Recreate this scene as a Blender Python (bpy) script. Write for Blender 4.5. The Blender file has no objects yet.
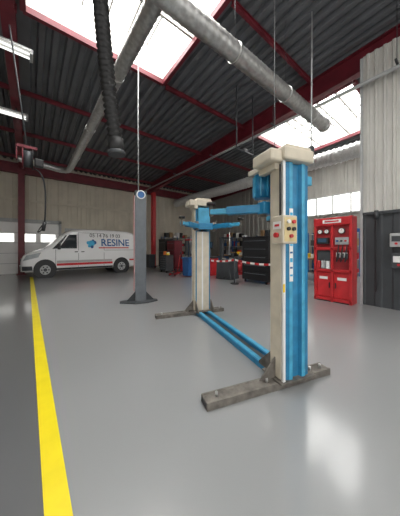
import bpy, bmesh, math, random
from mathutils import Vector, Matrix, Euler
random.seed(4)
S=bpy.context.scene
try:
    S.view_settings.view_transform='Standard'
except Exception: pass
COL=S.collection
# ---------------------------------------------------------------- materials
MATS={}
def mat(name,col,rough=0.5,metal=0.0,var=0.12,scale=6.0,bump=0.0,emit=None,es=0.0,coat=0.0,alpha=None):
    if name in MATS: return MATS[name]
    m=bpy.data.materials.new(name); m.use_nodes=True
    nt=m.node_tree; b=nt.nodes['Principled BSDF']
    tc=nt.nodes.new('ShaderNodeTexCoord')
    nz=nt.nodes.new('ShaderNodeTexNoise'); nz.inputs['Scale'].default_value=scale; nz.inputs['Detail'].default_value=5
    nt.links.new(tc.outputs['Object'],nz.inputs['Vector'])
    cr=nt.nodes.new('ShaderNodeValToRGB')
    c0=[max(0,c*(1-var)) for c in col[:3]]; c1=[min(1,c*(1+var)) for c in col[:3]]
    cr.color_ramp.elements[0].position=0.3; cr.color_ramp.elements[1].position=0.7
    cr.color_ramp.elements[0].color=(*c0,1); cr.color_ramp.elements[1].color=(*c1,1)
    nt.links.new(nz.outputs['Fac'],cr.inputs['Fac']); nt.links.new(cr.outputs['Color'],b.inputs['Base Color'])
    b.inputs['Roughness'].default_value=rough; b.inputs['Metallic'].default_value=metal
    if coat: b.inputs['Coat Weight'].default_value=coat
    if emit: 
        b.inputs['Emission Color'].default_value=(*emit,1); b.inputs['Emission Strength'].default_value=es
    if bump:
        bp=nt.nodes.new('ShaderNodeBump'); bp.inputs['Strength'].default_value=bump
        nt.links.new(nz.outputs['Fac'],bp.inputs['Height']); nt.links.new(bp.outputs['Normal'],b.inputs['Normal'])
    MATS[name]=m; return m
M_blue=mat('blue_paint',(0.02,0.20,0.38),0.38,0,0.2,9)
M_lblue=mat('light_blue_paint',(0.06,0.34,0.53),0.4,0,0.2,9)
M_cream=mat('cream_paint',(0.60,0.54,0.43),0.45,0,0.12,5)
M_white=mat('white_paint',(0.78,0.78,0.76),0.3,0,0.03,3)
M_vanw=mat('van_white',(0.82,0.82,0.82),0.2,0,0.02,2,coat=0.5)
M_red=mat('red_paint',(0.52,0.025,0.03),0.35,0,0.12,5)
M_dred=mat('oxide_red_steel',(0.15,0.014,0.024),0.5,0,0.25,3)
M_black=mat('black_plastic',(0.015,0.015,0.017),0.45)
M_rubber=mat('rubber',(0.012,0.012,0.012),0.55)
M_dgrey=mat('dark_grey',(0.05,0.055,0.06),0.5)
M_grey=mat('grey_paint',(0.13,0.145,0.16),0.45)
M_lgrey=mat('light_grey',(0.42,0.43,0.43),0.5)
M_galv=mat('galvanised',(0.52,0.52,0.51),0.38,0.75,0.2,14)
M_alu=mat('aluminium_foil',(0.72,0.72,0.71),0.4,0.35,0.15,20,0.2)
M_deck=mat('roof_deck',(0.12,0.127,0.137),0.5,0.0,0.15,2)
M_steel=mat('dirty_steel',(0.17,0.155,0.135),0.6,0.3,0.4,12,0.1)
M_glass=mat('dark_glass',(0.02,0.025,0.03),0.06)
M_pane=mat('skylight_pane',(0.9,0.93,0.95),0.5,0,0.02,2,emit=(1.0,0.995,0.975),es=11.0)
M_tube=mat('lamp_tube',(0.9,0.9,0.9),0.5,emit=(1,1,0.97),es=1.2)
M_yellow=mat('yellow_line',(0.82,0.66,0.01),0.4,0,0.05,6)
M_yel2=mat('yellow_plastic',(0.8,0.55,0.02),0.4)
M_wallw=mat('wall_white',(0.56,0.55,0.51),0.6,0,0.08,1.5)
M_wallr=mat('wall_right_paint',(0.34,0.33,0.30),0.6,0,0.08,1.5)
M_wallb=mat('wall_beige',(0.60,0.55,0.45),0.65,0,0.08,1.5)
M_walld=mat('wall_dark',(0.045,0.05,0.055),0.5,0,0.2,2)
M_text_b=mat('ink_blue',(0.02,0.10,0.28),0.5)
M_text_r=mat('ink_red',(0.6,0.02,0.03),0.5)
M_text_k=mat('ink_black',(0.02,0.02,0.02),0.5)
M_cyan=mat('cyan_mark',(0.05,0.40,0.65),0.5)
M_cardb=mat('cardboard',(0.35,0.22,0.11),0.8)
M_orange=mat('orange_plastic',(0.75,0.18,0.03),0.5)
M_screen=mat('screen',(0.05,0.1,0.16),0.1)

def floor_mat(name,col,rough):
    m=bpy.data.materials.new(name); m.use_nodes=True; nt=m.node_tree; b=nt.nodes['Principled BSDF']
    tc=nt.nodes.new('ShaderNodeTexCoord')
    n1=nt.nodes.new('ShaderNodeTexNoise'); n1.inputs['Scale'].default_value=0.35; n1.inputs['Detail'].default_value=2
    nt.links.new(tc.outputs['Object'],n1.inputs['Vector'])
    cr=nt.nodes.new('ShaderNodeValToRGB')
    cr.color_ramp.elements[0].color=(*[c*0.96 for c in col],1); cr.color_ramp.elements[1].color=(*[c*1.04 for c in col],1)
    nt.links.new(n1.outputs['Fac'],cr.inputs['Fac']); nt.links.new(cr.outputs['Color'],b.inputs['Base Color'])
    b.inputs['Roughness'].default_value=rough
    b.inputs['Coat Weight'].default_value=.6; b.inputs['Coat Roughness'].default_value=.12
    return m
M_floor=floor_mat('epoxy_floor',(0.272,0.277,0.278),0.32)
M_floor2=floor_mat('epoxy_floor_dark',(0.12,0.123,0.125),0.35)

# ---------------------------------------------------------------- helpers
def E(name,loc=(0,0,0),rz=0.0):
    o=bpy.data.objects.new(name,None); o.empty_display_size=0.2
    o.location=loc; o.rotation_euler=(0,0,rz); COL.objects.link(o); return o
def link(o,parent):
    COL.objects.link(o)
    if parent is not None: o.parent=parent
    return o
def mesh_obj(parent,name,verts,faces,m,smooth=False):
    me=bpy.data.meshes.new(name); me.from_pydata([tuple(v) for v in verts],[],faces); me.update()
    bm=bmesh.new(); bm.from_mesh(me); bmesh.ops.recalc_face_normals(bm,faces=bm.faces); bm.to_mesh(me); bm.free()
    if smooth:
        for p in me.polygons: p.use_smooth=True
    me.materials.append(m); o=bpy.data.objects.new(name,me); return link(o,parent)
def bev(o,w,seg=2):
    if w>0:
        b=o.modifiers.new('bevel','BEVEL'); b.width=w; b.segments=seg; b.limit_method='ANGLE'; b.angle_limit=0.6
def box(parent,name,c,s,m,bevel=0.0,rot=None):
    x,y,z=[v/2 for v in s]
    vs=[(-x,-y,-z),(x,-y,-z),(x,y,-z),(-x,y,-z),(-x,-y,z),(x,-y,z),(x,y,z),(-x,y,z)]
    fs=[(0,3,2,1),(4,5,6,7),(0,1,5,4),(1,2,6,5),(2,3,7,6),(3,0,4,7)]
    o=mesh_obj(parent,name,vs,fs,m); o.location=c
    if rot: o.rotation_euler=rot
    bev(o,bevel); return o
def sweep(parent,name,pts,radii,m,seg=16,smooth=True,cap=True):
    pts=[Vector(p) for p in pts]; n=len(pts)
    if not isinstance(radii,(list,tuple)): radii=[radii]*n
    T=[]
    for i in range(n):
        a=pts[max(0,i-1)]; b=pts[min(n-1,i+1)]; t=(b-a); T.append(t.normalized() if t.length>1e-9 else Vector((0,0,1)))
    up=Vector((0,0,1)) if abs(T[0].z)<0.9 else Vector((1,0,0))
    nrm=T[0].cross(up).normalized(); vs=[];fs=[]
    for i in range(n):
        nrm=(nrm-T[i]*nrm.dot(T[i])).normalized(); bn=T[i].cross(nrm)
        for k in range(seg):
            a=2*math.pi*k/seg; vs.append(pts[i]+(nrm*math.cos(a)+bn*math.sin(a))*radii[i])
    for i in range(n-1):
        for k in range(seg):
            k2=(k+1)%seg; fs.append((i*seg+k,i*seg+k2,(i+1)*seg+k2,(i+1)*seg+k))
    if cap:
        fs.append(tuple(range(seg-1,-1,-1))); fs.append(tuple((n-1)*seg+k for k in range(seg)))
    o=mesh_obj(parent,name,vs,fs,m)
    if smooth:
        for p in o.data.polygons:
            if len(p.vertices)==4: p.use_smooth=True
    return o
def cyl(parent,name,p0,p1,r,m,seg=20): return sweep(parent,name,[p0,p1],r,m,seg)
def ribbed(parent,name,pts,r,pitch,amp,m,seg=20,res=4):
    pts=[Vector(p) for p in pts]; L=[0]
    for a,b in zip(pts,pts[1:]): L.append(L[-1]+(b-a).length)
    n=max(4,int(L[-1]/pitch*res)); out=[];rad=[]
    j=0
    for i in range(n+1):
        s=L[-1]*i/n
        while j<len(pts)-2 and L[j+1]<s: j+=1
        t=(s-L[j])/(L[j+1]-L[j]); out.append(pts[j].lerp(pts[j+1],min(1,max(0,t))))
        rad.append(r+(amp if i%res==0 else 0))
    return sweep(parent,name,out,rad,m,seg)
def bez(p0,p1,p2,p3,n=16):
    p0,p1,p2,p3=map(Vector,(p0,p1,p2,p3)); r=[]
    for i in range(n+1):
        t=i/n; r.append(p0*(1-t)**3+p1*3*t*(1-t)**2+p2*3*t*t*(1-t)+p3*t**3)
    return r
def prism(parent,name,poly,axis,a0,a1,m,bevel=0.0):
    def P(p,a):
        return {'x':(a,p[0],p[1]),'y':(p[0],a,p[1]),'z':(p[0],p[1],a)}[axis]
    n=len(poly); vs=[P(p,a0) for p in poly]+[P(p,a1) for p in poly]
    fs=[tuple(range(n))[::-1],tuple(range(n,2*n))]+[(i,(i+1)%n,n+(i+1)%n,n+i) for i in range(n)]
    o=mesh_obj(parent,name,vs,fs,m); bev(o,bevel); return o
def text(parent,name,s,loc,rot,size,m,ext=0.002,align='CENTER'):
    c=bpy.data.curves.new(name,'FONT'); c.body=s; c.size=size; c.extrude=ext; c.align_x=align; c.align_y='CENTER'
    c.materials.append(m); o=bpy.data.objects.new(name,c); link(o,parent); o.location=loc; o.rotation_euler=rot; return o
def ibeam(parent,name,p0,p1,h,w,m,tf=0.02,tw=0.012):
    p0=Vector(p0);p1=Vector(p1); d=(p1-p0); s=Vector((d.y,-d.x,0)).normalized(); u=Vector((0,0,1))
    prof=[(-w/2,0),(w/2,0),(w/2,tf),(tw/2,tf),(tw/2,h-tf),(w/2,h-tf),(w/2,h),(-w/2,h),(-w/2,h-tf),(-tw/2,h-tf),(-tw/2,tf),(-w/2,tf)]
    vs=[p+s*a+u*b for p in (p0,p1) for a,b in prof]; n=12
    fs=[tuple(range(n))[::-1],tuple(range(n,2*n))]+[(i,(i+1)%n,n+(i+1)%n,n+i) for i in range(n)]
    return mesh_obj(parent,name,vs,fs,m)
H2=math.pi/2
zr=lambda y:6.75-0.05*y
YB=-7.0; YF=15.0; XL=-5.0; XR=13.0
# ---------------------------------------------------------------- room
XS=0.065
mesh_obj(None,'floor',[(XS,YB,0),(XR+.3,YB,0),(XR+.3,YF+.3,0),(XS,YF+.3,0),(XS,YB,-.1),(XR+.3,YB,-.1),(XR+.3,YF+.3,-.1),(XS,YF+.3,-.1)],
  [(0,1,2,3),(7,6,5,4),(0,4,5,1),(1,5,6,2),(2,6,7,3),(3,7,4,0)],M_floor)
box(None,'floor_walkway',((XL-.3+XS)/2,(YB+YF+.3)/2,-0.05),(XS-XL+.3,YF-YB+.3,0.1),M_floor2)
box(None,'floor_marking_line',(0.100,4.0,0.002),(0.118,17.5,0.004),M_yellow,rot=(0,0,.006))
def clad(name,p0,p1,z0,z1,m,pitch=0.25,dep=0.04,thick=0.1,flip=1,parent=None):
    p0=Vector((*p0,0));p1=Vector((*p1,0)); d=p1-p0; L=d.length; t=d.normalized(); nrm=Vector((t.y,-t.x,0))*flip
    prof=[];x=0
    while x<L-1e-6:
        for a,b in ((0,0),(0.5,0),(0.6,1),(0.9,1)):
            xx=x+a*pitch
            if xx<L: prof.append((xx,b*dep))
        x+=pitch
    prof.append((L,0)); vs=[]
    for a,b in prof:
        q=p0+t*a+nrm*b; vs.append((q.x,q.y,z0)); vs.append((q.x,q.y,z1))
    fs=[(2*i,2*i+2,2*i+3,2*i+1) for i in range(len(prof)-1)]
    nb=len(vs)
    for q in (p0-nrm*thick,p1-nrm*thick): vs.append((q.x,q.y,z0)); vs.append((q.x,q.y,z1))
    fs.append((nb,nb+1,nb+3,nb+2)); fs.append((0,1,nb+1,nb)); e=2*(len(prof)-1); fs.append((e,nb+2,nb+3,e+1))
    return mesh_obj(parent,name,vs,fs,m)
clad('wall_far',(XL,YF),(XR,YF),0,6.3,M_wallb,0.5,0.03,0.15,flip=1)
clad('wall_right',(XR,YB),(XR,YF),0,7.1,M_wallr,0.4,0.04,0.15,flip=-1)
box(None,'wall_left',(XL-.08,(2+YF)/2,3.3),(0.16,YF-2,6.6),M_wallb)
w=E('wall_partition',(0,0,0))
clad('cladding_upper',(6.4,-4.0),(6.4,1.66),2.2,6.05,M_wallw,0.16,0.03,0.12,flip=-1,parent=w)
clad('cladding_lower',(6.4,-4.0),(6.4,1.66),0.0,2.2,M_walld,0.32,0.02,0.12,flip=-1,parent=w)
box(w,'end_trim',(6.45,1.68,3.0),(0.2,0.05,6.0),M_lgrey)
box(w,'rail',(6.35,-1.2,2.2),(0.04,5.7,0.06),M_dgrey)
box(w,'joint_cover',(6.36,.35,4.12),(0.03,.10,3.8),M_lgrey)
def deck(name,x0,x1,y0,y1,parent):
    pitch=0.28;dep=0.09; prof=[];x=x0
    while x<x1-1e-6:
        for a,b in ((0,0),(0.42,0),(0.55,1),(0.87,1)):
            if x+a*pitch<x1: prof.append((x+a*pitch,b*dep))
        x+=pitch
    prof.append((x1,0)); vs=[]
    for a,b in prof: vs.append((a,y0,zr(y0)+b)); vs.append((a,y1,zr(y1)+b))
    n=len(vs)
    fs=[(2*i,2*i+2,2*i+3,2*i+1) for i in range(len(prof)-1)]
    vs+=[(x0,y0,zr(y0)+.16),(x0,y1,zr(y1)+.16),(x1,y0,zr(y0)+.16),(x1,y1,zr(y1)+.16)]
    fs.append((n,n+1,n+3,n+2))
    return mesh_obj(parent,name,vs,fs,M_deck)
ceil=E('ceiling')
SX0=-0.12
sky=[(SX0,3.2,1.2,5.85),(SX0,3.2,-5.0,-1.0),(7.9,11.6,2.3,6.0),(7.9,11.6,-5,-1.0)]  # the two behind the camera are unseen, added with glowing panes for more light
def fill(x0,x1,cuts):
    y=YB
    for a,b in cuts:
        deck('deck_panel',x0,x1,y,a,ceil); y=b
    deck('deck_panel',x0,x1,y,YF+.3,ceil)
fill(XL-.3,SX0,[]); fill(SX0,3.2,[(-5,-1),(1.2,5.85)]); fill(3.2,7.9,[]); fill(7.9,11.6,[(-5,-1),(2.3,6.0)]); fill(11.6,XR+.3,[])
M_bar=mat('glazing_bar',(0.30,0.29,0.27),.5)
for i,(x0,x1,y0,y1) in enumerate(sky):
    s=E('window_%d'%(i+1))
    hh=0.75; sl=math.atan(-.05); c0=(x0+x1)/2; c1=(y0+y1)/2
    for nm,cx,cy,sx,sy in (('curb_w',x0,c1,.05,y1-y0),('curb_e',x1,c1,.05,y1-y0),('curb_s',c0,y0,x1-x0,.05),('curb_n',c0,y1,x1-x0,.05)):
        zz=zr(cy); box(s,nm,(cx,cy,zz+hh/2+.02),(sx,sy,hh+.1),M_white)
        box(s,'frame_'+nm,(cx,cy,zz-.05),(max(sx,.1),max(sy,.1),.14),M_dred,rot=(sl if sy>1 else 0,0,0))
    zc=zr(c1)+hh+.05
    box(s,'pane',(c0,c1,zc+.1),(x1-x0+.1,y1-y0+.1,.03),M_pane,rot=(sl,0,0))
    k=6
    for j in range(1,k): 
        xx=x0+(x1-x0)*j/k; box(s,'mullion_%d'%j,(xx,c1,zc+.02),(.045,y1-y0,.1),M_bar,rot=(sl,0,0))
    for j in range(1,4):
        yy=y0+(y1-y0)*j/4; box(s,'crossbar_%d'%j,(c0,yy,zc-.06),(x1-x0,.07,.09),M_bar)
    for yy in (y0+(y1-y0)*.33,y0+(y1-y0)*.67):
        box(s,'truss_bar',(c0,yy,zr(yy)+.1),(x1-x0,.06,.10),M_wallw)
        for j in range(6):
            xa=x0+(x1-x0)*j/6; xb=x0+(x1-x0)*(j+1)/6; za,zb=(zr(yy)+.1,zc-.1) if j%2==0 else (zc-.1,zr(yy)+.1)
            cyl(s,'truss_web',(xa,yy,za),(xb,yy,zb),.018,M_wallw,8)
st=E('roof_steelwork')
for i,y in enumerate((-5.3,-2.5,0.3,3.1,8.7,11.5,14.2)):
    if y in (3.1,-2.5): segs=((XL,SX0-.1),(3.3,7.8),(11.7,XR))
    else: segs=((XL,XR),)
    for a,b in segs: ibeam(st,'purlin',(a,y,zr(y)-.15),(b,y,zr(y)-.15),.14,.07,M_dred)
ibeam(st,'purlin',(3.3,5.9,zr(5.9)-.15),(7.8,5.9,zr(5.9)-.15),.14,.07,M_dred)
ibeam(st,'purlin',(XL,5.9,zr(5.9)-.15),(SX0-.1,5.9,zr(5.9)-.15),.14,.07,M_dred)
for x,h in ((-0.35,.5),(6.95,.6),(XR-.25,.5)):
    ibeam(st,'rafter',(x,YB,zr(YB)-h-.02),(x,14.6,zr(14.6)-h-.02),h,.22,M_dred,.025,.02)
ibeam(st,'eaves_beam',(XL,14.7,5.25),(XR,14.7,5.25),.5,.25,M_dred,.03,.02)
box(st,'wall_girt',(0.9,14.93,3.9),(11.6,.06,.12),M_wallb)
def column(x,y,top,m):
    c=E('steel_column',(x,y,0))
    for nm,cy in (('flange_a',-.12),('flange_b',.12)): box(c,nm,(0,cy,top/2),(.26,.025,top),m)
    box(c,'web',(0,0,top/2),(.02,.22,top),m); box(c,'base_plate',(0,0,.015),(.4,.4,.03),m)
    return c
column(6.95,14.2,5.3,M_red); column(-0.35,14.2,5.2,M_dred); column(6.95,-3.9,6.25,M_dred)
M_frost=mat('frosted_window',(0.75,0.78,0.78),.3,emit=(1,.98,.93),es=1.6)
d=E('door_1',(0,14.9,0))
box(d,'leaf_panel',(-1.0,0,1.35),(4.6,.06,2.7),M_white)
for z in (.54,1.08,1.62,2.16): box(d,'panel_joint',(-1.0,-.035,z),(4.6,.01,.025),M_lgrey)
for i in range(5):
    box(d,'door_window',(-2.8+i*.9,-.04,1.89),(.66,.02,.42),M_frost)
for x in (-3.36,1.36): box(d,'jamb',(x,-.05,1.4),(.12,.14,2.9),M_lgrey)
box(d,'lintel',(-1.0,-.05,2.8),(4.84,.14,.18),M_lgrey)
d=E('door_2',(0,14.9,0))
box(d,'leaf',(2.25,0,1.25),(1.3,.06,2.5),M_lgrey); box(d,'glass',(2.25,-.04,1.6),(.9,.02,1.0),M_frost)
box(d,'handle',(1.75,-.06,1.05),(.12,.04,.03),M_black)
d=E('window_5',(12.93,4.7,3.7))
box(d,'pane',(0,0,0),(.03,3.4,1.0),M_frost)
for y in (-1.7,-.85,0,.85,1.7): box(d,'mullion',(-.02,y,0),(.06,.06,1.06),M_lgrey)
for z in (-.5,.5): box(d,'rail',(-.02,0,z),(.06,3.46,.06),M_lgrey)
e=E('fire_extinguisher',(5.9,14.82,0)); cyl(e,'bottle',(0,0,.75),(0,0,1.2),.09,M_red); cyl(e,'neck',(0,0,1.2),(0,0,1.3),.03,M_black); sweep(e,'hose',bez((0,0,1.28),(.15,0,1.25),(.14,0,1.0),(.1,0,.9)),.015,M_black,8); box(e,'wall_bracket',(0,.06,1.0),(.08,.08,.3),M_dgrey)

# ---------------------------------------------------------------- ducts
d=E('ventilation_duct')
ribbed(d,'duct_branch_long',[(1.4,2.4,4.9),(1.4,11.2,4.9)],.125,.12,.006,M_galv)
ribbed(d,'duct_elbow',bez((1.4,11.1,4.9),(1.4,11.6,4.9),(1.1,11.7,4.9),(.7,11.75,5.0))+[Vector((-.4,11.75,5.1))],.125,.12,.006,M_galv)
ribbed(d,'duct_branch_cross',[(.7,2.65,4.9),(6.55,2.65,4.9)],.155,.14,.007,M_galv)
cyl(d,'end_cap',(6.55,2.65,4.9),(6.68,2.65,4.9),.175,M_galv)
for x in (2.9,4.6,5.9):
    cyl(d,'clamp_ring',(x-.02,2.65,4.9),(x+.02,2.65,4.9),.172,M_galv); cyl(d,'hanger_rod',(x,2.65,5.05),(x,2.65,zr(2.65)-.02),.006,M_dgrey,8)
for y in (4.5,7,9.5):
    cyl(d,'clamp_ring',(1.4,y-.02,4.9),(1.4,y+.02,4.9),.138,M_galv)
    cyl(d,'hanger_rod',(1.4,y,5.0),(1.4,y,zr(y)-.02),.006,M_dgrey,8)
d=E('flexible_duct')
ribbed(d,'duct_run',[(9,0.5,4.85),(9,3,4.8),(9.05,6,4.85),(9,9,4.78),(9,12,4.85),(9,14.4,4.8)],.26,.18,.03,M_alu)
for y in (2,5,8,11): cyl(d,'hanger',(9,y,5.05),(9,y,zr(y)-.02),.008,M_dgrey,8)
d=E('flexible_duct')
ribbed(d,'duct_run',[(10.4,1.5,5.3),(10.4,5,5.2),(10.4,10,5.3),(10.4,14.4,5.2)],.16,.12,.018,M_alu)
d=E('conduit_pipe')
cyl(d,'pipe',(6.24,-3,5.3),(6.24,14,5.3),.04,M_lgrey,12); cyl(d,'pipe_small',(6.1,-3,5.22),(6.1,14,5.22),.015,M_lgrey,10)
for y in (-2,1,4,7,10,13): box(d,'saddle',(6.17,y,5.36),(.24,.04,.04),M_dgrey); cyl(d,'hanger_rod',(6.17,y,5.36),(6.17,y,zr(y)-.02),.008,M_dgrey,8)
d=E('hanging_service_frame',(5.5,4.6,4.5))
for x in (-.4,.4): cyl(d,'drop_pipe',(x,0,0),(x,0,zr(4.6)-4.52),.022,M_dgrey,10)
cyl(d,'cross_pipe',(-.4,0,0),(.4,0,0),.03,M_dgrey,10); box(d,'junction',(0,0,.03),(.18,.12,.12),M_dgrey,.01)
def cable(name,pts,r,m): 
    e=E(name); sweep(e,'cable',pts,r,m,8); return e
e=cable('hanging_cable',[(3.45,2.2,zr(2.2)-.03),(3.45,2.2,3.2),(3.45,2.22,2.7)],.009,M_black)
e=cable('hanging_cable',[(4.9,2.2,zr(2.2)-.03),(4.88,2.2,4.6),(4.86,2.2,3.6)],.016,M_lgrey)
box(e,'plug_box',(4.86,2.2,3.5),(.1,.1,.22),M_dgrey,.01)

e=E('exhaust_extraction_hose')
ribbed(e,'hose',bez((.50,2.35,5.3),(.53,2.40,4.4),(.60,2.4,3.4),(.73,2.40,2.55),20),.060,.06,.020,M_rubber,18,4)
cyl(e,'nozzle',(.728,2.4,2.57),(.738,2.4,2.42),.080,M_rubber); cyl(e,'nozzle_rim',(.737,2.4,2.44),(.74,2.4,2.40),.09,M_dgrey)
cyl(e,'collar',(.50,2.35,5.3),(.50,2.35,5.5),.09,M_galv); cyl(e,'hanger_rod',(.50,2.35,5.5),(.50,2.35,zr(2.35)+.5),.015,M_dgrey,8)

def fixture(x,y,z):
    e=E('fluorescent_light_fixture',(x,y,z))
    box(e,'housing',(0,0,.06),(1.3,.22,.06),M_lgrey,.01); box(e,'reflector',(0,0,.02),(1.3,.3,.02),M_white)
    for yy in (-.07,.07): cyl(e,'tube',(-.6,yy,-.02),(.6,yy,-.02),.018,M_tube,12)
    for xx in (-.62,.62): box(e,'end_cap',(xx,0,0),(.06,.3,.1),M_lgrey,.01)
    zt=zr(y)-.54-z
    cyl(e,'rod',(-.35-x,0,.08),(-.35-x,0,zt),.02,M_dgrey,8)
fixture(-.6,6.2,5.72); fixture(-.7,8.9,5.55)

e=E('retractable_cable_reel',(-.05,5.8,3.25))
cyl(e,'drum',(-.06,0,0),(.08,0,0),.17,M_dgrey); cyl(e,'flange_a',(-.08,0,0),(-.06,0,0),.21,M_dred); cyl(e,'flange_b',(.08,0,0),(.1,0,0),.21,M_black)
box(e,'bracket',(0,0,.24),(.34,.1,.06),M_dred,.005); box(e,'bracket_plate',(-.17,0,.1),(.02,.12,.3),M_dred); cyl(e,'hanger_rod',(0,0,.25),(-.28,0,2.64),.015,M_dgrey,8)
box(e,'motor_box',(.2,0,-.05),(.16,.16,.16),M_black,.02)
sweep(e,'cable',bez((.1,0,-.18),(.3,0,-.2),(.34,0,-.5),(.3,0,-1.3)),.016,M_black,8)
cyl(e,'hand_grip',(.3,0,-1.3),(.27,0,-1.5),.035,M_black,12)
sweep(e,'cable_loop',bez((.27,0,-1.45),(.1,.02,-1.65),(.2,0,-1.45),(.3,0,-1.32)),.012,M_black,8)

# ---------------------------------------------------------------- two-post lift
U=math.radians(17)
lift=E('two_post_car_lift',(2.10,1.09,0),-U)
SP=2.68
def lift_post(sfx,y0,sg):
    Y=lambda v:y0+sg*v
    z0,z1=.085,2.24
    hw=.16; dp=.17
    prof=[(-hw,dp),(-hw,0.015),(-.10,0.0),(-.06,0.0),(-.045,.03),(.045,.03),(.06,0.0),(.10,0),(hw,.015),(hw,dp),(.10,dp),(.10,dp-.02),(hw-.02,dp-.02),(hw-.02,.035),(.11,.02),(.07,.02),(.055,.05),(-.055,.05),(-.07,.02),(-.11,.02),(-hw+.02,.035),(-hw+.02,dp-.02),(-.10,dp-.02),(-.10,dp)]
    prism(lift,'column_channel'+sfx,[(a,Y(b)) for a,b in prof],'z',z0,z1,M_blue)
    for q in (-.08,.08):
        prism(lift,'column_stripe'+sfx,[(a,Y(b)) for a,b in ((q-.02,-.004),(q+.02,-.004),(q+.02,.001),(q-.02,.001))],'z',z0,z1,M_lblue)
    # cream guard plates: over the side and over the open channel below the carriage
    box(lift,'side_cover'+sfx,(-hw-.016,Y(.095),(z0+z1)/2-.02),(.03,.15,z1-z0-.06),M_cream,.006)
    box(lift,'side_cover_edge'+sfx,(-hw-.010,Y(.0),(z0+z1)/2),(.028,.026,z1-z0),M_white,.003)
    box(lift,'channel_guard'+sfx,(-.005,Y(dp+.012),(z0+1.72)/2),(2*hw-.05,.016,1.72-z0),M_cream,.004)
    box(lift,'channel_guard_lip'+sfx,(-.02,Y(dp+.022),(z0+1.72)/2),(.03,.012,1.70-z0),M_white,.003)
    cyl(lift,'lead_screw'+sfx,(0,Y(.10),.1),(0,Y(.10),2.3),.022,M_steel,12)
    box(lift,'head_cap'+sfx,(-.01,Y(.10),2.31),(.38,.30,.13),M_cream,.02)
    box(lift,'head_cap_lid'+sfx,(0.0,Y(.10),2.385),(.32,.26,.04),M_cream,.012)
    box(lift,'head_gearbox'+sfx,(-.25,Y(.14),2.29),(.16,.30,.12),M_cream,.02)
    box(lift,'head_skirt'+sfx,(-.20,Y(.17),2.21),(.08,.26,.08),M_cream,.01)
    ym=Y(.09)
    prism(lift,'base_channel'+sfx,[(ym-.07,0),(ym+.07,0),(ym+.07,.07),(ym+.05,.07),(ym+.05,.062),(ym-.05,.062),(ym-.05,.07),(ym-.07,.07)],'x',-.97,.50,M_steel,.004)
    box(lift,'base_channel_end'+sfx,(-.972,ym,.034),(.004,.10,.045),M_black)
    box(lift,'foot_plate'+sfx,(0,Y(.12),.078),(.44,.30,.02),M_steel,.004)
    for gx in (-.17,.17):
        prism(lift,'gusset'+sfx,[(Y(.19),.085),(Y(.38),.085),(Y(.38),.11),(Y(.19),.30)],'x',gx-.008,gx+.008,M_steel)
    prism(lift,'gusset_side'+sfx,[(-.18,.085),(-.38,.085),(-.18,.30)],'y',Y(.09),Y(.106),M_steel)
    for bx in (-.3,.27,-.85,.42): 
        cyl(lift,'anchor_bolt'+sfx,(bx,ym,.06),(bx,ym,.10),.014,M_galv,8)
    cz=1.98
    box(lift,'carriage'+sfx,(0,Y(.18),cz),(.26,.14,.45),M_lblue,.01)
    box(lift,'carriage_arm_block'+sfx,(0,Y(.27),cz-.16),(.48,.12,.13),M_blue,.01)
    for k,(ax,ex,ey) in enumerate(((-.19,-.62,.72),(.19,.42,.95))):
        a=Vector((ax,Y(.30),cz-.16)); b=Vector((ex,Y(ey),cz-.16)); d=(b-a); ang=math.atan2(d.y,d.x); L=d.length
        box(lift,'arm_outer'+sfx,a.lerp(b,.33),(L*.66,.10,.09),M_blue,.008,rot=(0,0,ang))
        box(lift,'arm_inner'+sfx,a.lerp(b,.72),(L*.56,.07,.06),M_lblue,.006,rot=(0,0,ang))
        cyl(lift,'arm_pivot'+sfx,a+Vector((0,0,-.09)),a+Vector((0,0,.09)),.045,M_steel,16)
        cyl(lift,'pad_screw'+sfx,b+Vector((0,0,-.05)),b+Vector((0,0,.09)),.022,M_steel,12)
        cyl(lift,'lift_pad'+sfx,b+Vector((0,0,.08)),b+Vector((0,0,.115)),.055,M_rubber,16)
lift_post('_near',0,1); lift_post('_far',SP,-1)
box(lift,'motor_bracket',(-.10,.38,2.26),(.26,.28,.06),M_cream,.01)
cyl(lift,'motor_body',(-.1,.42,2.24),(-.1,.42,1.96),.09,M_blue,20)
for k in range(8):
    a=k*math.pi/4; box(lift,'motor_fin',(-.1+.095*math.cos(a),.42+.095*math.sin(a),2.1),(.03,.012,.24),M_lblue,rot=(0,0,a))
box(lift,'limit_switch_box',(.24,.16,2.12),(.14,.14,.10),M_lblue,.01); sweep(lift,'switch_cable',bez((.26,.16,2.07),(.32,.16,1.9),(.26,.16,1.8),(.17,.12,1.7)),.008,M_black,8)
for k,x in enumerate((-.10,.10)):
    box(lift,'base_rail_%d'%k,(x,SP/2,.035),(.085,SP-.3,.07),M_blue,.006)
    box(lift,'base_rail_cap_%d'%k,(x,SP/2,.073),(.055,SP-.32,.006),M_lblue)
box(lift,'base_tray',(0,SP/2,.015),(.12,SP-.3,.025),M_dgrey)
box(lift,'control_box',(-.215,-.06,1.56),(.17,.15,.26),M_cream,.012)
box(lift,'control_panel_plate',(-.215,-.137,1.56),(.14,.004,.22),mat('panel_yellow',(.62,.50,.26),.5))
for k,(xx,zz,m) in enumerate(((-.245,1.63,M_white),(-.185,1.63,M_red),(-.245,1.565,M_black),(-.185,1.565,M_black),(-.215,1.50,M_red))):
    cyl(lift,'button_%d'%k,(xx,-.137,zz),(xx,-.158,zz),.017,m,14)
box(lift,'control_label',(-.302,-.06,1.6),(.003,.10,.07),M_white); box(lift,'control_label_mark',(-.3035,-.06,1.6),(.003,.06,.02),M_text_r)
cyl(lift,'isolator_knob',(-.30,-.06,1.51),(-.325,-.06,1.51),.024,M_red,14)
cyl(lift,'power_cord',(-.21,.0,1.68),(-.21,.0,2.2),.010,M_black,8)
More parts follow.
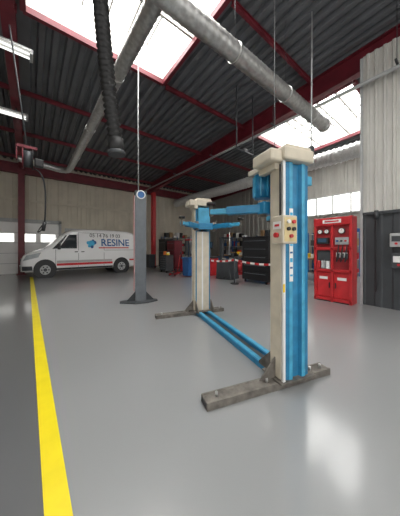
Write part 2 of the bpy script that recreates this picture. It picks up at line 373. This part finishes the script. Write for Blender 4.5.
box(lift,'decal_plate',(-.08,-.006,1.42),(.045,.003,.72),M_white)
for k in range(9): box(lift,'decal_line',(-.08,-.0085,1.72-.075*k),(.032,.002,.018 if k%3 else .04),M_text_b if k%2 else M_cyan)
box(lift,'warning_label',(-.177,-.014,1.0),(.022,.003,.08),M_yel2)

# grey lift column
g=E('grey_lift_column',(2.2,5.2,0),math.radians(-17))
prism(g,'column_channel',[(-.13,0),(.13,0),(.13,.24),(.09,.24),(.09,.22),(.11,.22),(.11,.02),(-.11,.02),(-.11,.22),(-.09,.22),(-.09,.24),(-.13,.24)],'z',.03,2.75,M_grey)
box(g,'inner_plate',(0,.06,1.4),(.16,.02,2.6),M_dgrey)
box(g,'top_cap',(0,.12,2.78),(.3,.28,.08),M_dgrey,.01)
box(g,'side_guard',(-.15,.12,1.5),(.025,.2,2.4),M_lgrey,.004); box(g,'red_strip',(-.165,.02,1.5),(.01,.03,2.4),M_red)
prism(g,'base_plate',[(-.5,.05),(-.15,-.15),(.15,-.15),(.42,.0),(.42,.12),(.15,.35),(-.15,.35),(-.5,.2)],'z',0,.03,M_dgrey)
for sx in (-1,1): prism(g,'gusset',[(sx*.13,.03),(sx*.34,.03),(sx*.13,.26)],'y',.1,.12,M_dgrey)
cyl(g,'round_sign',(0,-.02,2.72),(0,-.035,2.72),.11,M_white,28); cyl(g,'round_sign_centre',(0,-.035,2.72),(0,-.038,2.72),.085,M_text_b,28)
box(g,'carriage',(0,.2,.5),(.16,.1,.5),M_dgrey,.01)
sweep(g,'supply_cable',[(-.05,.1,2.8),(-.06,.1,4.5),(-.05,.1,6.4)],.014,M_lgrey,8)

# ---------------------------------------------------------------- van
van=E('delivery_van',(-.34,12.97,0))
def interp(x,t):
    for (a,b),(c,d_) in zip(t,t[1:]):
        if x<=c: return b+(d_-b)*(x-a)/(c-a)
    return t[-1][1]
ZT=[(0,.66),(.03,.80),(.1,.92),(.25,1.02),(.55,1.13),(.85,1.22),(1.0,1.34),(1.6,1.88),(1.75,1.98),(1.95,2.05),(2.4,2.11),(3.5,2.12),(4.6,2.09),(4.9,2.03),(5.05,1.97),(5.12,1.88)]
HW=[(0,.66),(.03,.76),(.1,.84),(.25,.91),(.55,.95),(1.0,.97),(4.8,.97),(5.0,.95),(5.12,.90)]
ztop=lambda x:interp(x,ZT); hwf=lambda x:interp(x,HW)
def ysurf(x,z):
    zt=ztop(x); y=hwf(x)-.16*max(0,z-1.1)/.98
    if z<.45: y-=.05*(.45-z)/.17
    r=.14; dz=zt-z
    if dz<r: y-=r-math.sqrt(max(0,r*r-(r-dz)**2))
    return max(y,.05)
xs=sorted(set([a for a,_ in ZT]+[a for a,_ in HW]+[1.15,1.3,1.45,3,4.2]))
fr=[0,.06,.12,.3,.45,.6,.75,.85,.92,.95,.97,.985,.995,1]
vs=[];fs=[];rows=[]
for x in xs:
    zt=ztop(x); half=[(ysurf(x,.28+(zt-.28)*f),.28+(zt-.28)*f) for f in fr]
    y1=half[-1][0]; half+= [(y1*.6,zt+.02),(y1*.25,zt+.03)]
    ring=[(x,-a,b) for a,b in half]+[(x,a,b) for a,b in half[::-1]]
    rows.append(len(vs)); vs+=ring; nr=len(ring)
for i in range(len(xs)-1):
    for k in range(nr):
        k2=(k+1)%nr; fs.append((rows[i]+k,rows[i+1]+k,rows[i+1]+k2,rows[i]+k2))
fs.append(tuple(rows[0]+k for k in range(nr))); fs.append(tuple(rows[-1]+k for k in range(nr))[::-1])
mesh_obj(van,'body_shell',vs,fs,M_vanw,True)
def side_patch(name,poly,m,off=.008,sides=(-1,),sub=6):
    for sd in sides:
        (a,b,c,d_)=poly; V=[];F=[]
        for i in range(sub+1):
            for j in range(sub+1):
                s=i/sub;t=j/sub
                x=(a[0]*(1-s)+b[0]*s)*(1-t)+(d_[0]*(1-s)+c[0]*s)*t
                z=(a[1]*(1-s)+b[1]*s)*(1-t)+(d_[1]*(1-s)+c[1]*s)*t
                V.append((x,sd*(ysurf(x,z)+off),z))
        for i in range(sub):
            for j in range(sub):
                p=i*(sub+1)+j; F.append((p,p+sub+1,p+sub+2,p+1))
        mesh_obj(van,name,V,F,m,True)
B=(-1,1)
side_patch('door_glass',[(1.38,1.22),(2.12,1.22),(2.12,1.84),(1.80,1.84)],M_glass,sides=B)
side_patch('quarter_glass',[(1.12,1.2),(1.33,1.22),(1.72,1.80),(1.66,1.80)],M_glass,sides=B)
side_patch('rub_strip',[(1.3,.60),(3.75,.60),(3.75,.70),(1.3,.70)],M_lgrey,.02,sides=B)
side_patch('sill_trim',[(1.3,.3),(3.8,.3),(3.8,.38),(1.3,.38)],M_black,.006,sides=B)
side_patch('red_stripe',[(1.3,.48),(3.78,.48),(3.78,.58),(1.3,.58)],M_text_r,.012,sides=B)
side_patch('red_stripe_rear',[(4.68,.60),(5.08,.60),(5.08,.68),(4.68,.68)],M_text_r,.012,sides=B)
side_patch('front_bumper_trim',[(.02,.32),(.42,.32),(.40,.50),(.02,.50)],M_dgrey,.01,sides=B)
side_patch('headlight',[(.08,.72),(.62,.86),(.72,1.06),(.2,.94)],mat('headlight_glass',(.35,.38,.40),.1),.012,sides=B)
side_patch('rear_light',[(5.0,.95),(5.11,.95),(5.10,1.5),(5.0,1.5)],M_text_r,.012,sides=B)
for x0,z0,z1 in ((1.25,.4,1.18),(2.18,.4,1.95),(3.35,.4,1.95)):
    side_patch('door_seam',[(x0,z0),(x0+.016,z0),(x0+.016,z1),(x0,z1)],M_dgrey,.004,sides=B)
side_patch('door_top_seam',[(2.18,1.93),(3.36,1.93),(3.36,1.945),(2.18,1.945)],M_dgrey,.004,sides=B)
side_patch('slide_rail',[(3.36,1.12),(4.95,1.12),(4.95,1.15),(3.36,1.15)],M_lgrey,.006,sides=B)
for x in (2.02,2.3): side_patch('door_handle',[(x,1.05),(x+.14,1.05),(x+.14,1.09),(x,1.09)],M_dgrey,.02,sides=B)
V=[];F=[]
for i in range(7):
    x=1.02+(1.62-1.02)*i/6
    for j in range(9):
        t=-1+2*j/8; yy=t*(ysurf(x,ztop(x)-.05)-.06); V.append((x,yy,ztop(x)+.028-.03*abs(t)))
for i in range(6):
    for j in range(8): p=i*9+j; F.append((p,p+9,p+10,p+1))
mesh_obj(van,'windscreen',V,F,M_glass,True)
box(van,'grille',(.0,0,.72),(.04,1.0,.12),M_black,.01); box(van,'front_bumper',(.03,0,.42),(.12,1.3,.2),M_dgrey,.04)
box(van,'number_plate',(-.035,0,.45),(.01,.5,.11),M_white)
for sd in (-1,1):
    for wx in (.87,4.25):
        cyl(van,'wheel_arch',(wx,sd*.7,.34),(wx,sd*(.978),.34),.43,M_black,32)
        prof=[(0,.2),(0,.27),(.02,.31),(.06,.33),(.16,.33),(.2,.31),(.22,.27),(.22,.2)]
        P=[Vector((wx,sd*(.775+a),.33)) for a,_ in prof]; sweep(van,'tyre',P,[b for _,b in prof],M_rubber,32)
        cyl(van,'rim',(wx,sd*.96,.33),(wx,sd*1.0,.33),.2,M_lgrey,28); cyl(van,'hub_cap',(wx,sd*1.0,.33),(wx,sd*1.01,.33),.07,M_dgrey,16)
        for k in range(6):
            a=k*math.pi/3; cyl(van,'rim_hole',(wx+.13*math.cos(a),sd*.99,.33+.13*math.sin(a)),(wx+.13*math.cos(a),sd*1.003,.33+.13*math.sin(a)),.03,M_black,10)
    box(van,'door_mirror',(1.38,sd*1.10,1.32),(.12,.18,.28),M_black,.03); box(van,'mirror_arm',(1.4,sd*.98,1.22),(.06,.16,.05),M_black)
zt_=lambda z:-(ysurf(3,z)+.014)
tilt=math.atan(.16/.98)
def vtext(s,x,z,size,m,align='CENTER'): return text(van,'lettering',s,(x,zt_(z),z),(H2-tilt,0,0),size,m,.004,align)
vtext('05 14 76 19 03',3.45,1.82,.25,M_text_k)
t=vtext('RESINE',3.95,1.48,.48,M_text_b); t.data.offset=.008
for k,(dx,dz,r) in enumerate(((0,0,.15),(.15,.05,.09),(-.14,.04,.08),(.03,-.15,.07),(-.09,-.11,.07),(.08,.14,.06))):
    cx=2.76+dx; cz=1.44+dz; cyl(van,'plain_mark_%d'%k,(cx,zt_(cz)+.004,cz),(cx,zt_(cz)-.004,cz),r,M_cyan if k%2==0 else M_text_b,20)
side_patch('lettering_underline',[(3.1,1.22),(4.65,1.22),(4.65,1.27),(3.1,1.27)],M_text_r,.012)
van.scale=(1.01,1,1.09)

# ---------------------------------------------------------------- red service station
r=E('red_fluid_dispensing_cabinet',(6.02,1.77,0))
Wd=.88
box(r,'back_body',(.2,Wd/2,1.08),(.28,Wd,2.16),M_red,.01)
for y in (.035,Wd/2,Wd-.035): box(r,'upright',(.03,y,1.08),(.08,.06,2.16),M_red,.008)
for z in (.06,.80,1.36,2.10): box(r,'crossbar',(.03,Wd/2,z),(.08,Wd,.07),M_red,.008)
box(r,'header',(.03,Wd/2,2.05),(.10,Wd,.2),M_red,.01)
box(r,'header_plate',(-.024,Wd/2,2.05),(.006,.42,.09),M_white)
box(r,'header_mark',(-.029,Wd/2,2.05),(.004,.32,.035),M_text_r)
ya,yb=Wd*.74,Wd*.26
M_pd=mat('panel_darkred',(.30,.02,.025),.4)
box(r,'panel_left',(.055,ya,1.66),(.02,.36,.52),M_pd); box(r,'panel_right',(.055,yb,1.66),(.02,.36,.52),M_pd)
for (yy,zz,rr) in ((ya+.08,1.80,.06),(ya-.08,1.80,.06),(yb,1.80,.075)):
    cyl(r,'gauge_bezel',(.045,yy,zz),(.0,yy,zz),rr,M_black,24); cyl(r,'gauge_face',(.0,yy,zz),(-.003,yy,zz),rr*.82,M_white,24)
    box(r,'gauge_needle',(-.006,yy,zz+rr*.3),(.003,.006,rr*.7),M_text_r,rot=(.5,0,0))
box(r,'display_unit',(.0,ya,1.56),(.12,.28,.16),M_black,.015); box(r,'display_screen',(-.063,ya,1.57),(.004,.2,.09),M_screen)
box(r,'instrument_plate',(.03,yb,1.55),(.03,.3,.18),M_lgrey,.01)
for k in range(3): cyl(r,'valve_knob',(.015,yb-.09+k*.09,1.55),(-.03,yb-.09+k*.09,1.55),.022,(M_red,M_black,M_text_b)[k],12)
box(r,'door_lower_left',(.045,ya,.43),(.03,.36,.62),M_red,.008); box(r,'door_lower_right',(.045,yb,.43),(.03,.36,.62),M_red,.008)
box(r,'shelf_recess_left',(.055,ya,1.08),(.02,.36,.46),M_dgrey); box(r,'shelf_recess_right',(.055,yb,1.08),(.02,.36,.46),M_pd)
for k in range(3):
    box(r,'oil_canister',(.02,ya-.11+k*.11,.94),(.09,.085,.2),(M_white,M_lgrey,M_red)[k],.015); cyl(r,'canister_cap',(.02,ya-.11+k*.11,1.04),(.02,ya-.11+k*.11,1.07),.02,M_black,12)
box(r,'door_label',(.027,ya,.60),(.004,.2,.07),M_white); box(r,'door_label',(.027,yb,.60),(.004,.2,.07),M_white); box(r,'door_label',(.027,yb,1.2),(.04,.24,.12),M_white)
for yy in (.51,.37): box(r,'door_handle',(.02,yy,.42),(.03,.02,.14),M_black,.005)
for k in range(3):
    y0=.1+k*.09
    sweep(r,'hose',bez((-.02,y0,1.45),(-.14,y0,1.1),(-.14,y0+.04,.9),(.0,y0+.02,1.16)),.013,M_black,8)
    cyl(r,'dispensing_gun',(-.02,y0,1.24),(-.05,y0,1.1),.02,M_dgrey,10)
box(r,'plinth',(.18,Wd/2,.03),(.36,Wd-.06,.06),M_black)
def wallbox(name,y,z,sy,sz,m,m2=M_white):
    e=E(name,(6.29,y,z)); box(e,'housing',(0,0,0),(.14,sy,sz),m,.015); box(e,'cover',(-.075,0,sz*.1),(.01,sy*.7,sz*.4),m2); cyl(e,'switch',(-.07,0,-sz*.25),(-.10,0,-sz*.25),.025,M_red,12); return e
wallbox('electrical_switch_box',1.02,1.55,.22,.3,M_lgrey,M_dgrey)
wallbox('electrical_switch_box',.98,1.1,.26,.34,M_dgrey)
e=E('air_hose_on_wall_hook',(6.32,1.38,0)); sweep(e,'hose',bez((0,0,2.1),(-.06,.03,1.2),(-.06,-.05,.5),(0,.02,.35)),.018,M_black,8); cyl(e,'regulator',(0,0,2.05),(0,0,2.25),.04,M_dgrey,14)

# ---------------------------------------------------------------- background equipment
def tool_cabinet(x,y,w,dp,h,m,rz=0,nd=6,name='tool_cabinet',top=False):
    e=E(name,(x,y,0),rz)
    box(e,'carcass',(0,0,h/2+.05),(dp,w,h-.1),m,.01); box(e,'top',(0,0,h-.01),(dp+.04,w+.04,.04),M_black,.005)
    for i in range(nd):
        z=.12+(h-.2)*(i+.5)/nd; box(e,'drawer_%d'%i,(-dp/2-.008,0,z),(.016,w*.92,(h-.2)/nd*.86),m,.004); box(e,'pull_%d'%i,(-dp/2-.025,0,z+(h-.2)/nd*.25),(.02,w*.8,.02),M_grey)
    for sx in (-1,1):
        for sy in (-1,1): cyl(e,'castor',(sx*dp*.4,sy*w*.4-.015,.05),(sx*dp*.4,sy*w*.4+.015,.05),.05,M_rubber,14)
    if top:
        for k in range(4):
            hh=.1+.05*(k%3); box(e,'item_on_top',(-.08+.1*(k%2),-w*.35+k*w*.22,h+.01+hh/2),(.16,.13,hh),(M_yel2,M_white,M_orange,M_lgrey)[k],.01)
    return e
def tyre_changer(x,y,m,rz=0):
    e=E('tyre_changer',(x,y,0),rz)
    prism(e,'cabinet',[(-.4,0),(.4,0),(.36,.75),(-.25,.75)],'x',-.35,.35,m,.03)
    cyl(e,'turntable',(0,.0,.78),(0,0,.86),.3,M_dgrey,28)
    for k in range(4): a=k*H2; box(e,'jaw_%d'%k,(.22*math.cos(a),.22*math.sin(a),.89),(.1,.06,.06),M_galv,rot=(0,0,a))
    box(e,'tilt_column',(.1,.38,1.1),(.16,.16,1.5),M_dgrey,.02); box(e,'swing_arm',(.06,.16,1.8),(.1,.6,.1),m,.02)
    cyl(e,'tool_shaft',(.02,-.08,2.05),(.02,-.08,1.1),.025,M_galv,12); box(e,'mount_head',(.02,-.08,1.08),(.12,.06,.06),M_galv,.01)
    box(e,'bead_breaker_arm',(-.1,-.5,.55),(.1,.1,.5),M_dgrey,.01); cyl(e,'air_tank',(.3,.45,.2),(.3,.45,.7),.12,M_dgrey,18)
    for k in range(3): box(e,'pedal_%d'%k,(-.42,-.15+k*.15,.06),(.14,.07,.03),M_dgrey)
    return e
def wheel_balancer(x,y,m,rz=0):
    e=E('wheel_balancer',(x,y,0),rz)
    prism(e,'cabinet',[(-.35,0),(.35,0),(.3,.85),(-.3,.85)],'x',-.28,.28,m,.03); box(e,'tray',(0,0,.89),(.6,.7,.06),M_dgrey,.02)
    cyl(e,'shaft',(-.28,0,.7),(-.5,0,.7),.03,M_galv,14)
    P=[(-.5,0,.7),(-.52,0,.7),(-.7,0,.7),(-.72,0,.7)]; sweep(e,'mounted_tyre',P,[.22,.31,.31,.22],M_rubber,28); cyl(e,'rim',(-.72,0,.7),(-.73,0,.7),.2,M_galv,20)
    cyl(e,'monitor_post',(.2,.2,.9),(.2,.2,1.3),.025,M_dgrey,12); box(e,'monitor',(.15,.2,1.5),(.06,.5,.36),M_black,.02); box(e,'monitor_screen',(.115,.2,1.5),(.004,.43,.28),M_screen)
    sweep(e,'hood_guard',bez((.2,.35,1.0),(.0,.5,1.5),(-.5,.45,1.5),(-.75,.4,.9)),.03,m,10)
    return e
def workbench(x,y,w,rz=0,m=M_text_b):
    e=E('workbench',(x,y,0),rz)
    box(e,'top',(0,0,.9),(.7,w,.06),M_cardb,.008)
    for sx in (-.3,.3):
        for sy in (-w/2+.08,w/2-.08): box(e,'leg',(sx,sy,.435),(.06,.06,.87),m)
    box(e,'drawer_unit',(0,w/2-.35,.62),(.6,.5,.46),m,.01); box(e,'shelf',(0,0,.25),(.6,w-.2,.04),M_lgrey)
    box(e,'vice_body',(-.2,-w/2+.3,1.0),(.16,.12,.14),M_dgrey,.01); cyl(e,'vice_screw',(-.28,-w/2+.3,1.0),(-.42,-w/2+.3,1.0),.015,M_galv,10); box(e,'vice_jaw',(-.3,-w/2+.3,1.02),(.04,.16,.12),M_dgrey,.01)
    for k in range(5): box(e,'parts_box_%d'%k,(.15,-w/2+.6+k*.22,1.0),(.2,.16,.12+.06*(k%3)),(M_red,M_white,M_yel2,M_dgrey,M_cardb)[k],.01)
    return e
def shelving(x,y,w,h=2.2,rz=0):
    e=E('shelving_unit',(x,y,0),rz); dp=.5
    for sx in (-dp/2,dp/2):
        for sy in (-w/2,0,w/2): box(e,'upright',(sx,sy,h/2),(.04,.04,h),M_text_b)
    for i in range(4):
        z=.15+i*(h-.25)/3; box(e,'shelf_%d'%i,(0,0,z),(dp,w,.03),M_lgrey)
        yy=-w/2+.2
        while yy<w/2-.15:
            s=random.uniform(.12,.28); hh=random.uniform(.15,.42); box(e,'stored_box',(random.uniform(-.05,.05),yy,z+.015+hh/2),(.34,s,hh),random.choice([M_cardb,M_red,M_white,M_black,M_dgrey,M_lgrey,M_text_b]),.01); yy+=s+random.uniform(.03,.12)
    return e
def air_compressor(x,y,m):
    e=E('air_compressor',(x,y,0))
    sweep(e,'tank',[(0,-.55,.4),(0,-.5,.4),(0,-.42,.4),(0,.42,.4),(0,.5,.4),(0,.55,.4)],[.06,.17,.24,.24,.17,.06],m,24)
    for yy in (-.35,.35): box(e,'foot',(0,yy,.09),(.36,.08,.18),m)
    box(e,'mount_plate',(0,0,.66),(.3,.8,.03),m); cyl(e,'motor',(0,-.32,.8),(0,0,.8),.12,M_dgrey); cyl(e,'belt_guard',(.12,.1,.86),(.17,.1,.86),.24,M_black,28); box(e,'pump_head',(0,.25,.88),(.2,.22,.4),M_dgrey,.02)
    return e
def trolley_jack(x,y,rz):
    e=E('trolley_jack',(x,y,0),rz)
    for sy in (-.13,.13):
        prism(e,'side_frame',[(-.35,.05),(.35,.05),(.38,.14),(.1,.18),(-.35,.12)],'y',sy-.01,sy+.01,M_red)
        for xx in (-.3,.32): cyl(e,'wheel',(xx,sy*1.1-.02,.05),(xx,sy*1.1+.02,.05),.05,M_dgrey,14)
    box(e,'lift_arm',(-.1,0,.14),(.5,.08,.05),M_dgrey,.01); cyl(e,'saddle',(-.32,0,.15),(-.32,0,.19),.06,M_steel,16)
    cyl(e,'handle',(.33,0,.15),(.75,0,1.1),.018,M_red,10); cyl(e,'grip',(.70,0,.99),(.78,0,1.17),.025,M_black,12)
def waste_bin(x,y,m):
    e=E('waste_bin',(x,y,0)); prism(e,'body',[(-.22,.05),(.22,.05),(.27,.85),(-.27,.85)],'x',-.22,.22,m,.02); box(e,'lid',(0,0,.88),(.52,.58,.06),m,.02); box(e,'lid_handle',(-.27,0,.9),(.04,.3,.03),m)
    for sy in (-.2,.2): cyl(e,'wheel',(.22,sy-.03,.08),(.22,sy+.03,.08),.08,M_rubber,16)
tool_cabinet(7.15,5.25,1.25,.6,1.80,M_black,nd=5)
tool_cabinet(7.1,4.0,.8,.5,1.0,M_red,top=True)
tyre_changer(6.9,6.75,M_dgrey,.2)
wheel_balancer(7.1,8.15,M_red,.1)
tyre_changer(6.9,9.7,M_red,0)
tool_cabinet(7.0,11.4,.9,.55,1.8,M_dred,nd=4,name='storage_cabinet')
tool_cabinet(7.0,12.5,.9,.55,1.9,M_black,nd=3,name='storage_cabinet')
tool_cabinet(8.4,3.1,1.0,.5,1.9,M_black,nd=3,name='storage_cabinet')
tool_cabinet(6.0,10.6,.7,.45,.95,M_dgrey,top=True)
trolley_jack(5.6,9.1,.6); waste_bin(6.3,13.3,M_dgrey); waste_bin(5.9,8.3,M_text_b)
air_compressor(8.3,7.6,M_red)
workbench(9.6,4.6,2.2); workbench(9.4,8.6,2.4); shelving(12.5,4.5,2.4); shelving(12.5,8.0,2.4); shelving(12.5,11.5,2.4)
shelving(9.0,14.5,2.2,rz=H2); shelving(11.2,14.5,1.8,rz=H2)
e=E('oil_drum',(8.4,6.2,0)); sweep(e,'drum',[(0,0,0),(0,0,.02),(0,0,.28),(0,0,.3),(0,0,.32),(0,0,.58),(0,0,.6),(0,0,.62),(0,0,.88)],[.28,.29,.29,.305,.29,.29,.305,.29,.29],M_text_b,28)
e=E('tyre_stack',(8.3,10.8,0))
for i in range(4):
    z=i*.21; sweep(e,'tyre_%d'%i,[(0,0,z),(0,0,z+.03),(0,0,z+.1),(0,0,z+.18),(0,0,z+.21)],[.24,.31,.33,.31,.24],M_rubber,28)
e=E('barrier_tape')
pts=[(5.9,7.4),(6.1,5.6),(6.0,3.3)]
for (x,y) in pts:
    cyl(e,'stanchion_post',(x,y,0.02),(x,y,.98),.025,M_dgrey,12); cyl(e,'stanchion_base',(x,y,0),(x,y,.03),.16,M_black,20)
for (a,b) in zip(pts,pts[1:]):
    a=Vector((*a,.92));b=Vector((*b,.92)); n=12
    for i in range(n):
        sag=lambda t:-.10*4*t*(1-t)
        p=a.lerp(b,i/n)+Vector((0,0,sag(i/n))); q=a.lerp(b,(i+1)/n)+Vector((0,0,sag((i+1)/n)))
        h=Vector((0,0,.035)); th=Vector((.002,0,0))
        mesh_obj(e,'tape_segment',[p-h-th,q-h-th,q+h-th,p+h-th,p-h+th,q-h+th,q+h+th,p+h+th],[(0,1,2,3),(7,6,5,4),(0,4,5,1),(3,2,6,7)],M_red if i%2 else M_white)

W=bpy.data.worlds.new('World'); S.world=W; W.use_nodes=True
bg=W.node_tree.nodes['Background']; bg.inputs['Color'].default_value=(1.0,.985,.96,1); bg.inputs['Strength'].default_value=1.35

cd=bpy.data.cameras.new('Camera'); cam=bpy.data.objects.new('Camera',cd); COL.objects.link(cam)
cd.sensor_fit='HORIZONTAL'; cd.sensor_width=36; cd.lens=215/400*36; cd.shift_y=-11/400; cd.clip_start=.05
cam.location=(0,0,1.4); cam.rotation_euler=(H2,0,-math.radians(38.3))
S.camera=cam
